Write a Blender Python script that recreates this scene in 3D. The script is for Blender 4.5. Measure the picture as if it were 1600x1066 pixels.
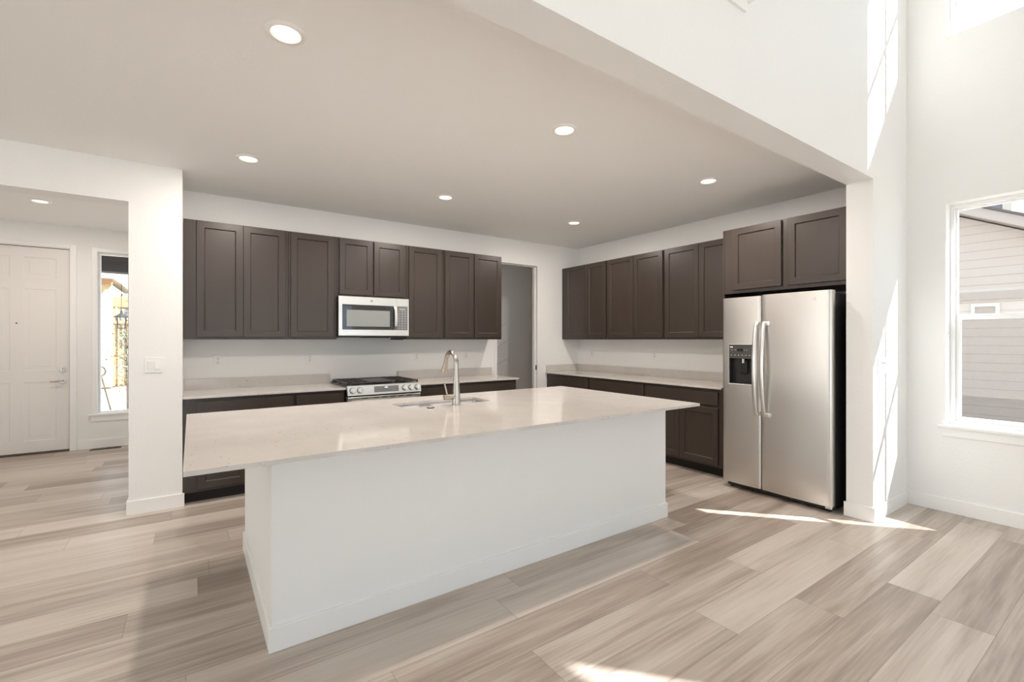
import bpy, bmesh, math, random
from mathutils import Vector, Matrix
random.seed(7)
for o in list(bpy.data.objects): bpy.data.objects.remove(o)
scn = bpy.context.scene
C = scn.collection
R = math.radians

# ------------------------------------------------------------------ camera
cam_d = bpy.data.cameras.new('camera'); cam = bpy.data.objects.new('camera', cam_d); C.objects.link(cam)
cam.location = (-4.9123, -5.3023, 1.3738)
cam.rotation_euler = (R(90), 0, R(-34.693))
cam_d.sensor_width = 36; cam_d.lens = 723.262 / 1600 * 36; cam_d.shift_y = -0.00145
cam_d.clip_start = .05; cam_d.clip_end = 300
scn.camera = cam
# ------------------------------------------------------------------ exposure
scn.view_settings.view_transform = 'Standard'; scn.view_settings.look = 'None'
scn.view_settings.gamma = 1; scn.view_settings.use_curve_mapping = False
scn.view_settings.exposure = 0.3
scn.cycles.max_bounces = 14; scn.cycles.diffuse_bounces = 9; scn.cycles.glossy_bounces = 5; scn.cycles.transparent_max_bounces = 12
# ------------------------------------------------------------------ sky and sun
W = bpy.data.worlds.new('sky'); scn.world = W; W.use_nodes = True
bg = W.node_tree.nodes['Background']
bg.inputs[0].default_value = (.74, .87, 1.0, 1); bg.inputs[1].default_value = 1.85
sd = bpy.data.lights.new('sun', 'SUN'); sun = bpy.data.objects.new('sun', sd); C.objects.link(sun)
sd.energy = 14.5; sd.angle = R(.5); sd.color = (1, .99, .98)
sun.location = (8, -12, 12)
sun.rotation_euler = Vector((-1, 1.11, -1.37)).to_track_quat('-Z', 'Y').to_euler()
LAMP = 14.0                                  # watts of each ceiling downlight
LAMPCOL = (1, .90, .82)

# ------------------------------------------------------------------ helpers
def tag(o, label=None, cat=None, group=None, kind=None):
    if label: o['label'] = label
    if cat: o['category'] = cat
    if group: o['group'] = group
    if kind: o['kind'] = kind
    return o
def thing(name, label, cat, loc=(0, 0, 0), rz=0, group=None):
    o = bpy.data.objects.new(name, None); C.objects.link(o)
    o.empty_display_size = .1
    o.location = loc; o.rotation_euler = (0, 0, rz)
    return tag(o, label, cat, group)
def loc_of(o):
    v = Vector((0, 0, 0))
    while o is not None: v += o.location; o = o.parent
    return v
def link(name, bm, mat, parent=None, smooth=False, local=False, kind=None):
    """one mesh object; bm is in world coordinates unless local=True"""
    bm.normal_update()
    me = bpy.data.meshes.new(name)
    if parent is not None and not local:
        v = loc_of(parent)
        bmesh.ops.translate(bm, verts=bm.verts, vec=-v)
    bm.to_mesh(me); bm.free()
    o = bpy.data.objects.new(name, me); C.objects.link(o)
    for m in (mat if isinstance(mat, (list, tuple)) else [mat]): me.materials.append(m)
    if smooth:
        for p in me.polygons: p.use_smooth = True
        try: me.set_sharp_from_angle(angle=R(35))
        except Exception: pass
    if parent is not None: o.parent = parent
    if kind: o['kind'] = kind
    return o
def struct(name, bm, mat): return link(name, bm, mat, kind='structure')
def BM(): return bmesh.new()
def box(bm, x0, x1, y0, y1, z0, z1, bev=0, seg=1, mi=0):
    if x0 > x1: x0, x1 = x1, x0
    if y0 > y1: y0, y1 = y1, y0
    if z0 > z1: z0, z1 = z1, z0
    vs = [bm.verts.new(p) for p in ((x0,y0,z0),(x1,y0,z0),(x1,y1,z0),(x0,y1,z0),(x0,y0,z1),(x1,y0,z1),(x1,y1,z1),(x0,y1,z1))]
    fs = [bm.faces.new([vs[i] for i in f]) for f in ((3,2,1,0),(4,5,6,7),(0,1,5,4),(1,2,6,5),(2,3,7,6),(3,0,4,7))]
    for f in fs: f.material_index = mi
    if bev:
        es = list({e for f in fs for e in f.edges})
        bmesh.ops.bevel(bm, geom=es, offset=bev, segments=seg, affect='EDGES', profile=.5)
    return vs
def cyl(bm, c, r, h, axis='Z', seg=24, r2=None, bev=0):
    """cylinder centred at c"""
    r2 = r if r2 is None else r2
    rot = {'Z': Matrix(), 'X': Matrix.Rotation(R(90), 4, 'Y'), 'Y': Matrix.Rotation(R(-90), 4, 'X')}[axis]
    res = bmesh.ops.create_cone(bm, cap_ends=True, segments=seg, radius1=r, radius2=r2, depth=h, matrix=Matrix.Translation(c) @ rot)
    if bev:
        es = list({e for v in res['verts'] for e in v.link_edges if abs(e.calc_face_angle(0)) > .9})
        bmesh.ops.bevel(bm, geom=es, offset=bev, segments=2, affect='EDGES')
def tube(bm, pts, rad, seg=16, cap=True):
    pts = [Vector(p) for p in pts]; n = len(pts)
    rads = rad if isinstance(rad, (list, tuple)) else [rad] * n
    rings = []; prev = None
    for i, p in enumerate(pts):
        t = (pts[min(i+1, n-1)] - pts[max(i-1, 0)]).normalized()
        if prev is None:
            a = Vector((0, 0, 1)) if abs(t.z) < .9 else Vector((1, 0, 0))
            u = t.cross(a).normalized()
        else:
            u = (prev - t * prev.dot(t)).normalized()
        prev = u; w = t.cross(u)
        rings.append([bm.verts.new(p + (u * math.cos(2*math.pi*k/seg) + w * math.sin(2*math.pi*k/seg)) * rads[i]) for k in range(seg)])
    for a, b in zip(rings, rings[1:]):
        for k in range(seg): bm.faces.new((a[k], a[(k+1) % seg], b[(k+1) % seg], b[k]))
    if cap: bm.faces.new(rings[0][::-1]); bm.faces.new(rings[-1])
def lathe(bm, prof, c, seg=32, close=False):
    """profile of (r, z) revolved about the vertical through c"""
    rings = []
    for r, z in prof:
        if r < 1e-6: rings.append([bm.verts.new((c[0], c[1], c[2] + z))] * seg)
        else: rings.append([bm.verts.new((c[0] + r*math.cos(2*math.pi*k/seg), c[1] + r*math.sin(2*math.pi*k/seg), c[2] + z)) for k in range(seg)])
    for a, b in zip(rings, rings[1:]):
        for k in range(seg):
            q = [a[k], a[(k+1) % seg], b[(k+1) % seg], b[k]]
            u = []
            for v in q:
                if v not in u: u.append(v)
            if len(u) > 2:
                try: bm.faces.new(u)
                except ValueError: pass
def rings_panel(bm, x0, x1, z0, z1, rings, yf=0):
    """nested rectangular rings facing -y: rings = [(inset, y offset), ...]; last one is filled"""
    prev = None
    for ins, y in rings:
        vs = [bm.verts.new(p) for p in ((x0+ins, yf+y, z0+ins), (x1-ins, yf+y, z0+ins), (x1-ins, yf+y, z1-ins), (x0+ins, yf+y, z1-ins))]
        if prev:
            for k in range(4): bm.faces.new((prev[k], prev[(k+1) % 4], vs[(k+1) % 4], vs[k]))
        else: first = vs
        prev = vs
    bm.faces.new(prev)
    return first
def xform(bm, m): bmesh.ops.transform(bm, matrix=m, verts=bm.verts)
def copy_tree(o, parent=None):
    c = o.copy(); C.objects.link(c); c.parent = parent
    for ch in [k for k in bpy.data.objects if k.parent is o]: copy_tree(ch, c)
    return c
def wall_cells(bm, axis, p0, p1, a0, a1, z0, z1, holes):
    """wall slab with rectangular holes (a0,a1,z0,z1); axis 'X' = plane X const"""
    A = sorted({a0, a1} | {v for h in holes for v in h[:2] if a0 < v < a1})
    Z = sorted({z0, z1} | {v for h in holes for v in h[2:] if z0 < v < z1})
    for i in range(len(A)-1):
        for j in range(len(Z)-1):
            ca, cz = (A[i]+A[i+1])/2, (Z[j]+Z[j+1])/2
            if any(h[0] < ca < h[1] and h[2] < cz < h[3] for h in holes): continue
            if axis == 'X': box(bm, p0, p1, A[i], A[i+1], Z[j], Z[j+1])
            else: box(bm, A[i], A[i+1], p0, p1, Z[j], Z[j+1])

# ------------------------------------------------------------------ materials
def mat(name, col, rough=.5, metal=0, spec=.5, **kw):
    m = bpy.data.materials.new(name); m.use_nodes = True
    b = m.node_tree.nodes['Principled BSDF']
    b.inputs['Base Color'].default_value = (*col, 1); b.inputs['Roughness'].default_value = rough
    b.inputs['Metallic'].default_value = metal; b.inputs['Specular IOR Level'].default_value = spec
    for k, v in kw.items(): b.inputs[k.replace('_', ' ')].default_value = v
    return m
def nodes(m): return m.node_tree.nodes, m.node_tree.links, m.node_tree.nodes['Principled BSDF']
def noise_bump(m, scale, strength, dist=.001, detail=3, stretch=None):
    N, L, b = nodes(m)
    tc = N.new('ShaderNodeTexCoord'); mp = N.new('ShaderNodeMapping'); nz = N.new('ShaderNodeTexNoise'); bp = N.new('ShaderNodeBump')
    if stretch: mp.inputs['Scale'].default_value = stretch
    nz.inputs['Scale'].default_value = scale; nz.inputs['Detail'].default_value = detail
    bp.inputs['Strength'].default_value = strength; bp.inputs['Distance'].default_value = dist
    L.new(tc.outputs['Object'], mp.inputs[0]); L.new(mp.outputs[0], nz.inputs['Vector']); L.new(nz.outputs[0], bp.inputs['Height']); L.new(bp.outputs[0], b.inputs['Normal'])
    return nz, mp
def noise_color(m, scale, c1, c2, stretch=None, lo=.35, hi=.65, detail=4):
    N, L, b = nodes(m)
    tc = N.new('ShaderNodeTexCoord'); mp = N.new('ShaderNodeMapping'); nz = N.new('ShaderNodeTexNoise'); cr = N.new('ShaderNodeValToRGB')
    if stretch: mp.inputs['Scale'].default_value = stretch
    nz.inputs['Scale'].default_value = scale; nz.inputs['Detail'].default_value = detail
    cr.color_ramp.elements[0].position = lo; cr.color_ramp.elements[1].position = hi
    cr.color_ramp.elements[0].color = (*c1, 1); cr.color_ramp.elements[1].color = (*c2, 1)
    L.new(tc.outputs['Object'], mp.inputs[0]); L.new(mp.outputs[0], nz.inputs['Vector']); L.new(nz.outputs[0], cr.inputs[0]); L.new(cr.outputs[0], b.inputs['Base Color'])
    return cr
M = {}
M['wall'] = mat('wall_paint', (.86, .858, .845), .55, spec=.3); noise_bump(M['wall'], 70, .35, .003, 2)
M['ceil'] = mat('ceiling_paint', (.90, .90, .89), .7, spec=.2); noise_bump(M['ceil'], 60, .35, .003, 2)
M['trim'] = mat('white_trim', (.88, .875, .86), .3)
M['door'] = mat('door_paint', (.80, .78, .75), .4)
M['plastic'] = mat('white_plastic', (.85, .84, .82), .3)
M['slot'] = mat('dark_slot', (.03, .028, .026), .6)
M['vinyl'] = mat('window_vinyl', (.90, .91, .91), .35)
M['dark'] = mat('black_enamel', (.012, .011, .011), .25)
M['iron'] = mat('cast_iron', (.03, .024, .024), .38)
M['blackplastic'] = mat('black_plastic', (.02, .02, .021), .35)
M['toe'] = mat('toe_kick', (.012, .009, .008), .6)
M['glassblack'] = mat('black_glass', (.02, .022, .025), .04, spec=.9)
M['nickel'] = mat('brushed_nickel', (.50, .46, .41), .24, 1)
M['chrome'] = mat('chrome', (.8, .8, .8), .1, 1)
M['sink'] = mat('sink_steel', (.72, .74, .76), .3, 1)
M['grey'] = mat('panel_grey', (.18, .185, .19), .3)
M['icon'] = mat('icon_grey', (.55, .56, .57), .5)
M['dimicon'] = mat('dim_icon', (.30, .31, .32), .5)
M['digit'] = mat('lit_digits', (.9, .95, 1), .5); M['digit'].node_tree.nodes['Principled BSDF'].inputs['Emission Color'].default_value = (.85, .93, 1, 1); M['digit'].node_tree.nodes['Principled BSDF'].inputs['Emission Strength'].default_value = 1.5
M['vent'] = mat('bronze_vent', (.10, .075, .055), .45, .3)
def steel(name, stretch, col=(.70, .675, .645), rough=.33):
    m = mat(name, col, rough, 1)
    N, L, b = nodes(m)
    tc = N.new('ShaderNodeTexCoord'); mp = N.new('ShaderNodeMapping'); nz = N.new('ShaderNodeTexNoise'); bp = N.new('ShaderNodeBump')
    mp.inputs['Scale'].default_value = stretch; nz.inputs['Scale'].default_value = 1; nz.inputs['Detail'].default_value = 2
    bp.inputs['Strength'].default_value = .06; bp.inputs['Distance'].default_value = .001
    n2 = N.new('ShaderNodeTexNoise'); n2.inputs['Scale'].default_value = 2.2; n2.inputs['Detail'].default_value = 0
    b2 = N.new('ShaderNodeBump'); b2.inputs['Strength'].default_value = .35; b2.inputs['Distance'].default_value = .012
    L.new(tc.outputs['Object'], mp.inputs[0]); L.new(mp.outputs[0], nz.inputs['Vector']); L.new(tc.outputs['Object'], n2.inputs['Vector'])
    L.new(n2.outputs[0], b2.inputs['Height']); L.new(nz.outputs[0], bp.inputs['Height']); L.new(b2.outputs[0], bp.inputs['Normal']); L.new(bp.outputs[0], b.inputs['Normal'])
    return m
M['steel'] = steel('stainless_steel', (8, 8, 900))
M['steel_bright'] = steel('bright_stainless_steel', (8, 8, 900), (.80, .79, .76), .3)
# cabinets: espresso stained wood
M['cab'] = mat('espresso_wood', (.05, .036, .029), .36, spec=.55)
noise_color(M['cab'], 1.0, (.041, .029, .022), (.047, .034, .027), (9, 9, 1.2), .3, .7, 3)
# quartz
def quartz():
    m = mat('speckled_quartz', (.74, .68, .62), .09, spec=.5)
    N, L, b = nodes(m)
    tc = N.new('ShaderNodeTexCoord'); n1 = N.new('ShaderNodeTexNoise'); n2 = N.new('ShaderNodeTexNoise'); c1 = N.new('ShaderNodeValToRGB'); c2 = N.new('ShaderNodeValToRGB'); mx = N.new('ShaderNodeMix'); mx.data_type = 'RGBA'
    n1.inputs['Scale'].default_value = 6; n1.inputs['Detail'].default_value = 6
    c1.color_ramp.elements[0].position = .35; c1.color_ramp.elements[1].position = .7
    c1.color_ramp.elements[0].color = (.60, .565, .525, 1); c1.color_ramp.elements[1].color = (.64, .605, .565, 1)
    n2.inputs['Scale'].default_value = 42; n2.inputs['Detail'].default_value = 2; n2.inputs['Roughness'].default_value = .6
    c2.color_ramp.elements[0].position = .67; c2.color_ramp.elements[1].position = .73
    c2.color_ramp.elements[0].color = (0, 0, 0, 1); c2.color_ramp.elements[1].color = (1, 1, 1, 1)
    L.new(tc.outputs['Object'], n1.inputs['Vector']); L.new(tc.outputs['Object'], n2.inputs['Vector'])
    L.new(n1.outputs[0], c1.inputs[0]); L.new(n2.outputs[0], c2.inputs[0])
    L.new(c2.outputs[0], mx.inputs[0]); L.new(c1.outputs[0], mx.inputs[6]); mx.inputs[7].default_value = (.42, .37, .34, 1)
    L.new(mx.outputs[2], b.inputs['Base Color'])
    return m
M['quartz'] = quartz()
# floor planks
def planks():
    m = mat('oak_vinyl_planks', (.4, .33, .27), .36, spec=.45)
    N, L, b = nodes(m)
    def mth(op, a, c=None, d=None):
        n = N.new('ShaderNodeMath'); n.operation = op
        for i, v in enumerate((a, c, d)):
            if v is None: continue
            if isinstance(v, (int, float)): n.inputs[i].default_value = v
            else: L.new(v, n.inputs[i])
        return n.outputs[0]
    geo = N.new('ShaderNodeNewGeometry'); sp = N.new('ShaderNodeSeparateXYZ'); L.new(geo.outputs['Position'], sp.inputs[0])
    x, y = sp.outputs[0], sp.outputs[1]
    Wd, Ln = .2285, 1.52
    v = mth('DIVIDE', mth('ADD', y, 4.3587 + 40 * Wd), Wd)
    row = mth('FLOOR', v); fv = mth('FRACT', v)
    wn = N.new('ShaderNodeTexWhiteNoise'); wn.noise_dimensions = '1D'; L.new(row, wn.inputs['W'])
    u = mth('ADD', mth('DIVIDE', mth('ADD', x, 60), Ln), mth('MULTIPLY', wn.outputs['Value'], 7.0))
    col = mth('FLOOR', u); fu = mth('FRACT', u)
    cb = N.new('ShaderNodeCombineXYZ'); L.new(row, cb.inputs[0]); L.new(col, cb.inputs[1])
    w2 = N.new('ShaderNodeTexWhiteNoise'); w2.noise_dimensions = '2D'; L.new(cb.outputs[0], w2.inputs['Vector'])
    rnd = w2.outputs['Value']
    # grain, different in every plank
    off = mth('MULTIPLY', rnd, 37.0)
    g = N.new('ShaderNodeCombineXYZ'); L.new(mth('ADD', mth('MULTIPLY', x, .75), off), g.inputs[0]); L.new(mth('MULTIPLY', y, 10), g.inputs[1]); L.new(off, g.inputs[2])
    n1 = N.new('ShaderNodeTexNoise'); n1.inputs['Scale'].default_value = 1; n1.inputs['Detail'].default_value = 4; n1.inputs['Roughness'].default_value = .55; n1.inputs['Distortion'].default_value = .55
    L.new(g.outputs[0], n1.inputs['Vector'])
    g2 = N.new('ShaderNodeCombineXYZ'); L.new(mth('ADD', mth('MULTIPLY', x, 2.5), off), g2.inputs[0]); L.new(mth('MULTIPLY', y, 75), g2.inputs[1]); L.new(off, g2.inputs[2])
    n2 = N.new('ShaderNodeTexNoise'); n2.inputs['Scale'].default_value = 1; n2.inputs['Detail'].default_value = 5
    L.new(g2.outputs[0], n2.inputs['Vector'])
    t = mth('ADD', mth('MULTIPLY', rnd, .42), mth('ADD', mth('MULTIPLY', n1.outputs[0], .85), mth('MULTIPLY', n2.outputs[0], .42)))
    cr = N.new('ShaderNodeValToRGB'); L.new(mth('SUBTRACT', t, .32), cr.inputs[0])
    e = cr.color_ramp.elements
    e[0].position = .08; e[0].color = (.215, .168, .135, 1)
    e[1].position = .95; e[1].color = (.64, .575, .52, 1)
    k = cr.color_ramp.elements.new(.35); k.color = (.355, .293, .245, 1)
    k = cr.color_ramp.elements.new(.60); k.color = (.52, .455, .395, 1)
    # joints
    ev = mth('LESS_THAN', mth('MINIMUM', fv, mth('SUBTRACT', 1, fv)), .0013 / Wd)
    eu = mth('LESS_THAN', mth('MINIMUM', fu, mth('SUBTRACT', 1, fu)), .0013 / Ln)
    j = mth('MAXIMUM', ev, eu)
    mx = N.new('ShaderNodeMix'); mx.data_type = 'RGBA'; L.new(mth('MULTIPLY', j, .55), mx.inputs[0]); L.new(cr.outputs[0], mx.inputs[6]); mx.inputs[7].default_value = (.12, .09, .07, 1)
    L.new(mx.outputs[2], b.inputs['Base Color'])
    bp = N.new('ShaderNodeBump'); bp.inputs['Strength'].default_value = .15; bp.inputs['Distance'].default_value = .001
    L.new(mth('SUBTRACT', mth('MULTIPLY', n2.outputs[0], .5), j), bp.inputs['Height']); L.new(bp.outputs[0], b.inputs['Normal'])
    return m
M['floor'] = planks()
def glass(name, tint=(.97, .98, .98), refl=1.0):
    m = bpy.data.materials.new(name); m.use_nodes = True
    N = m.node_tree.nodes; L = m.node_tree.links; N.clear()
    o = N.new('ShaderNodeOutputMaterial'); mx = N.new('ShaderNodeMixShader'); t = N.new('ShaderNodeBsdfTransparent'); g = N.new('ShaderNodeBsdfGlossy'); f = N.new('ShaderNodeLayerWeight')
    t.inputs[0].default_value = (*tint, 1); g.inputs['Roughness'].default_value = .01; f.inputs[0].default_value = .5
    pw = N.new('ShaderNodeMath'); pw.operation = 'POWER'; pw.inputs[1].default_value = 5; L.new(f.outputs['Facing'], pw.inputs[0])
    mu = N.new('ShaderNodeMath'); mu.operation = 'MULTIPLY_ADD'; mu.inputs[1].default_value = .95 * refl; mu.inputs[2].default_value = .04 * refl
    L.new(pw.outputs[0], mu.inputs[0]); L.new(mu.outputs[0], mx.inputs[0]); L.new(t.outputs[0], mx.inputs[1]); L.new(g.outputs[0], mx.inputs[2]); L.new(mx.outputs[0], o.inputs[0])
    return m
M['glass'] = glass('window_glass')
M['screen'] = glass('insect_screen_mesh', (.80, .79, .78), 0)
def emis(name, col, s):
    m = mat(name, col, .5); b = m.node_tree.nodes['Principled BSDF']
    b.inputs['Emission Color'].default_value = (*col, 1); b.inputs['Emission Strength'].default_value = s
    return m
M['lens'] = emis('lit_lens', (1, .86, .68), 2.6)
# ------------------------------------------------------------------ key sizes
H, H2 = 2.77, 5.55                 # kitchen and living room ceilings
XL, YL, XO = -4.974, -.628, -5.317 # stub wall left of the kitchen
XP, YP, YH, HB = -.705, -3.9885, -3.814, 2.583
XW = .036
XE, YR, YE = -9.2, -9.6, 2.5
BB, BT = .11, .013
SLL = (-3.65, -.85, 0.02, 2.55)      # guessed dining side door, unseen, added to let daylight into the kitchen
CT, CB = .90, .881                 # worktop top and underside

# ------------------------------------------------------------------ the room
bm = BM(); box(bm, XE-.2, .25, YR-.2, YE+.2, -.12, 0); struct('floor', bm, M['floor'])
bm = BM(); box(bm, XE-.2, .25, YH, YE+.2, H, H+.25); struct('ceiling_kitchen', bm, M['ceil'])
bm = BM(); box(bm, XE-.2, .25, YR-.2, YP, H2, H2+.2); struct('ceiling_living', bm, M['ceil'])
# upper wall and header over the kitchen opening with the stub post beside the refrigerator
bm = BM(); box(bm, XE-.2, XW, YP, YH, HB, H2+.2); box(bm, XP, XW, YP, YH, 0, HB)
struct('wall_header', bm, M['wall'])
PX0, PX1, PZ = -1.527, -.775, 2.455    # pantry rough opening
bm = BM(); wall_cells(bm, 'Y', 0, .115, -4.974, 0, 0, H, [(PX0, PX1, -1, PZ)]); struct('wall_back', bm, M['wall'])
bm = BM(); box(bm, 0, .2, YH, YE, 0, H); struct('wall_right', bm, M['wall'])
bm = BM(); box(bm, XL-.11, XL, -.45, YE, 0, H); struct('wall_hall', bm, M['wall'])
bm = BM(); wall_cells(bm, 'Y', YL, -.43, XE, XL, 0, H, [(-7.75, XO, -1, 2.453)]); struct('wall_left', bm, M['wall'])
bm = BM(); box(bm, -7.87, -7.75, -.43, YE, 0, H); struct('wall_entry', bm, M['wall'])
DR0, DR1, DZ = -7.10, -6.135, 2.50     # front door rough opening
SL = (-5.893, -5.53, .43, 2.485)       # sidelight opening
bm = BM(); wall_cells(bm, 'Y', YE, YE+.17, XE, .2, 0, H, [(DR0, DR1, -1, DZ), SL]); struct('wall_front', bm, M['wall'])
# pantry walls
bm = BM(); box(bm, -1.95, -1.84, .115, 1.30, 0, H); box(bm, -1.95, 0, 1.20, 1.30, 0, H); struct('wall_pantry', bm, M['wall'])
# living room
WA = (-5.16, -4.236); WB = (-8.80, -7.86)
LZ, UZ = (.69, 2.458), (3.785, 5.27)
rholes = [(*WA, *LZ), (*WA, *UZ), (*WB, *LZ), (*WB, *UZ)]
bm = BM(); wall_cells(bm, 'X', XW, .25, YR, YH, 0, H2, rholes); struct('wall_window', bm, M['wall'])
bm = BM(); wall_cells(bm, 'X', XE-.2, XE, YR, YE, 0, H2, [SLL]); struct('wall_far_left', bm, M['wall'])
sl = (-8.6, -.9, 0.02, 2.44)
uh = []
bm = BM(); wall_cells(bm, 'Y', YR-.17, YR, XE, .25, 0, H2, [sl] + uh); struct('wall_rear', bm, M['wall'])

# baseboards
def base(name, segs):
    bm = BM()
    for (x0, x1, y0, y1) in segs: box(bm, x0, x1, y0, y1, 0, BB, .002)
    return struct(name, bm, M['trim'])
base('baseboard_post', [(XP-BT, XP, YP-BT, YH+BT), (XP, XW, YP-BT, YP)])
base('baseboard_window', [(XW-BT, XW, YR, YP-BT)])
base('baseboard_left', [(XO-BT, XL+BT, YL-BT, YL), (XO-BT, XO, YL, -.43), (XE, -7.75, YL-BT, YL)])
base('baseboard_front', [(-6.075, -5.09, YE-BT, YE), (-7.75, -7.17, YE-BT, YE)])
base('baseboard_hall', [(XL-.11-BT, XL-.11, -.43, YE-BT)])
base('baseboard_pantry', [(-1.84, 0, 1.2-BT, 1.2)])
base('baseboard_rear', [(-.9, XW-BT, YR, YR+BT), (XE, -8.6, YR, YR+BT)])
# pantry door lining (no door leaf in view)
bm = BM(); box(bm, PX0-.003, PX0+.036, -.006, .121, 0, PZ-.02, .001); box(bm, PX1-.022, PX1+.003, -.006, .121, 0, PZ-.02, .001)
box(bm, PX0-.003, PX1+.003, -.006, .121, PZ-.02, PZ+.002, .001)
box(bm, PX1-.034, PX1-.022, .045, .085, 0, PZ-.02); box(bm, PX0+.036, PX1-.022, .045, .085, PZ-.032, PZ-.02)
struct('trim_pantry', bm, M['trim'])
bm = BM(); box(bm, PX1-.0245, PX1-.0222, .012, .040, .935, 1.0); o = struct('trim_strike', bm, M['slot'])

# ------------------------------------------------------------------ windows
def win_x(name, y0, y1, z0, z1, rail, sill=True, screen=True):
    """window in the right hand wall; everything facing -X"""
    bm = BM(); f = .030; a, b_ = .150, .215
    box(bm, a, b_, y0, y0+f, z0, z1, .002); box(bm, a, b_, y1-f, y1, z0, z1, .002)
    box(bm, a, b_, y0+f, y1-f, z0, z0+f, .002); box(bm, a, b_, y0+f, y1-f, z1-f, z1, .002)
    fr = struct(name, bm, M['vinyl'])
    s = .014
    sx0, sx1 = .172, .205
    def sash(nm, za, zb, wd):
        bm = BM()
        box(bm, sx0, sx1, y0+f, y0+f+wd, za, zb, .002); box(bm, sx0, sx1, y1-f-wd, y1-f, za, zb, .002)
        box(bm, sx0, sx1, y0+f+wd, y1-f-wd, za, za+wd, .002); box(bm, sx0, sx1, y0+f+wd, y1-f-wd, zb-wd, zb, .002)
        ym = (y0+y1)/2
        hw = .009 if screen else .014
        box(bm, sx0+.004, sx1-.002, ym-hw, ym+hw, za+wd, zb-wd)
        link(nm, bm, M['vinyl'], fr)
        bm = BM(); box(bm, .187, .191, y0+f+wd*.5, y1-f-wd*.5, za+wd*.5, zb-wd*.5)
        link('window_pane', bm, M['glass'], fr)
    zr = z0 + (z1-z0)*rail
    if screen:
        sash('upper_sash', zr-.012, z1-f, s); sash('lower_sash', z0+f, zr-.012, .030)
        bm = BM(); box(bm, .2085, .2095, y0+f+.01, y1-f-.01, z0+f+.01, zr-.02); link('insect_screen', bm, M['screen'], fr)
        bm = BM(); box(bm, .162, .172, (y0+y1)/2-.04, (y0+y1)/2+.04, zr-.006, zr+.006, .002); link('sash_lock', bm, M['vinyl'], fr)
    else:
        sash('fixed_sash', z0+f, z1-f, s)
        bm = BM(); box(bm, sx0+.004, sx1-.002, y0+f+s, y1-f-s, zr-.012, zr+.012); link('glazing_bar', bm, M['vinyl'], fr)
    if sill:
        bm = BM(); box(bm, XW, .150, y0+.0005, y1-.0005, z0-.018, z0+.004); box(bm, XW-.034, XW, y0-.045, y1+.045, z0-.018, z0+.004, .004, 2)
        link('window_sill', bm, M['trim'], fr)
        bm = BM(); box(bm, XW-.014, XW, y0-.018, y1+.018, z0-.085, z0-.018, .002)
        link('sill_apron', bm, M['trim'], fr)
    return fr
win_x('window_1', *WA, *LZ, .50)
win_x('window_2', *WA, *UZ, .50, False, False)
win_x('window_3', *WB, *LZ, .50)
win_x('window_4', *WB, *UZ, .50, False, False)
# glazing in the rear wall behind the camera
def win_y(name, x0, x1, z0, z1, posts):
    bm = BM(); f = .05; a, b_ = YR-.14, YR-.07
    box(bm, x0, x0+f, a, b_, z0, z1); box(bm, x1-f, x1, a, b_, z0, z1); box(bm, x0+f, x1-f, a, b_, z1-f, z1); box(bm, x0+f, x1-f, a, b_, z0, z0+f)
    for p in posts: box(bm, p-.04, p+.04, a, b_, z0+f, z1-f)
    fr = struct(name, bm, M['vinyl'])
    xs = [x0+.03] + list(posts) + [x1-.03]
    for i in range(len(xs)-1):
        bm = BM(); box(bm, xs[i]+.01, xs[i+1]-.01, YR-.107, YR-.103, z0+.03, z1-.03); link('window_pane', bm, M['glass'], fr)
win_y('window_5', *sl, (-6.7, -4.75, -2.8))
y0, y1, z0, z1 = SLL
bm = BM(); f = .05; a, b_ = XE-.14, XE-.07
for p, q in ((y0, y0+f), ((y0+y1)/2-.04, (y0+y1)/2+.04), (y1-f, y1)): box(bm, a, b_, p, q, z0+f, z1-f)
box(bm, a, b_, y0, y1, z1-f, z1); box(bm, a, b_, y0, y1, z0, z0+f)
fr = struct('added_window', bm, M['vinyl'])  # unseen glazed door, added as a daylight source for the kitchen
for p, q in ((y0+.03, (y0+y1)/2), ((y0+y1)/2, y1-.03)):
    bm = BM(); box(bm, XE-.107, XE-.103, p+.01, q-.01, z0+.03, z1-.03); link('window_pane', bm, M['glass'], fr)
# entry sidelight
x0, x1, z0, z1 = SL
bm = BM(); a, b_ = YE+.07, YE+.15; f = .022
box(bm, x0, x0+f, a, b_, z0, z1); box(bm, x1-f, x1, a, b_, z0, z1); box(bm, x0+f, x1-f, a, b_, z1-f, z1); box(bm, x0+f, x1-f, a, b_, z0, z0+f)
fr = struct('window_6', bm, M['vinyl'])
bm = BM(); box(bm, x0+.015, x1-.015, YE+.108, YE+.112, z0+.015, z1-.015); link('window_pane', bm, M['glass'], fr)
bm = BM(); box(bm, x0, x1, YE, YE+.07, z0-.018, z0+.004); box(bm, x0-.085, x1+.085, YE-.03, YE, z0-.018, z0+.004, .004, 2); link('window_sill', bm, M['trim'], fr)
bm = BM(); box(bm, x0-.06, x1+.06, YE-.014, YE, z0-.09, z0-.018, .002); link('sill_apron', bm, M['trim'], fr)
bm = BM(); box(bm, x0-.05, x0, YE-.014, YE, z0, z1+.05, .002); box(bm, x1, x1+.05, YE-.014, YE, z0, z1+.05, .002); box(bm, x0, x1, YE-.014, YE, z1, z1+.05, .002)
link('window_casing', bm, M['trim'], fr)

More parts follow.
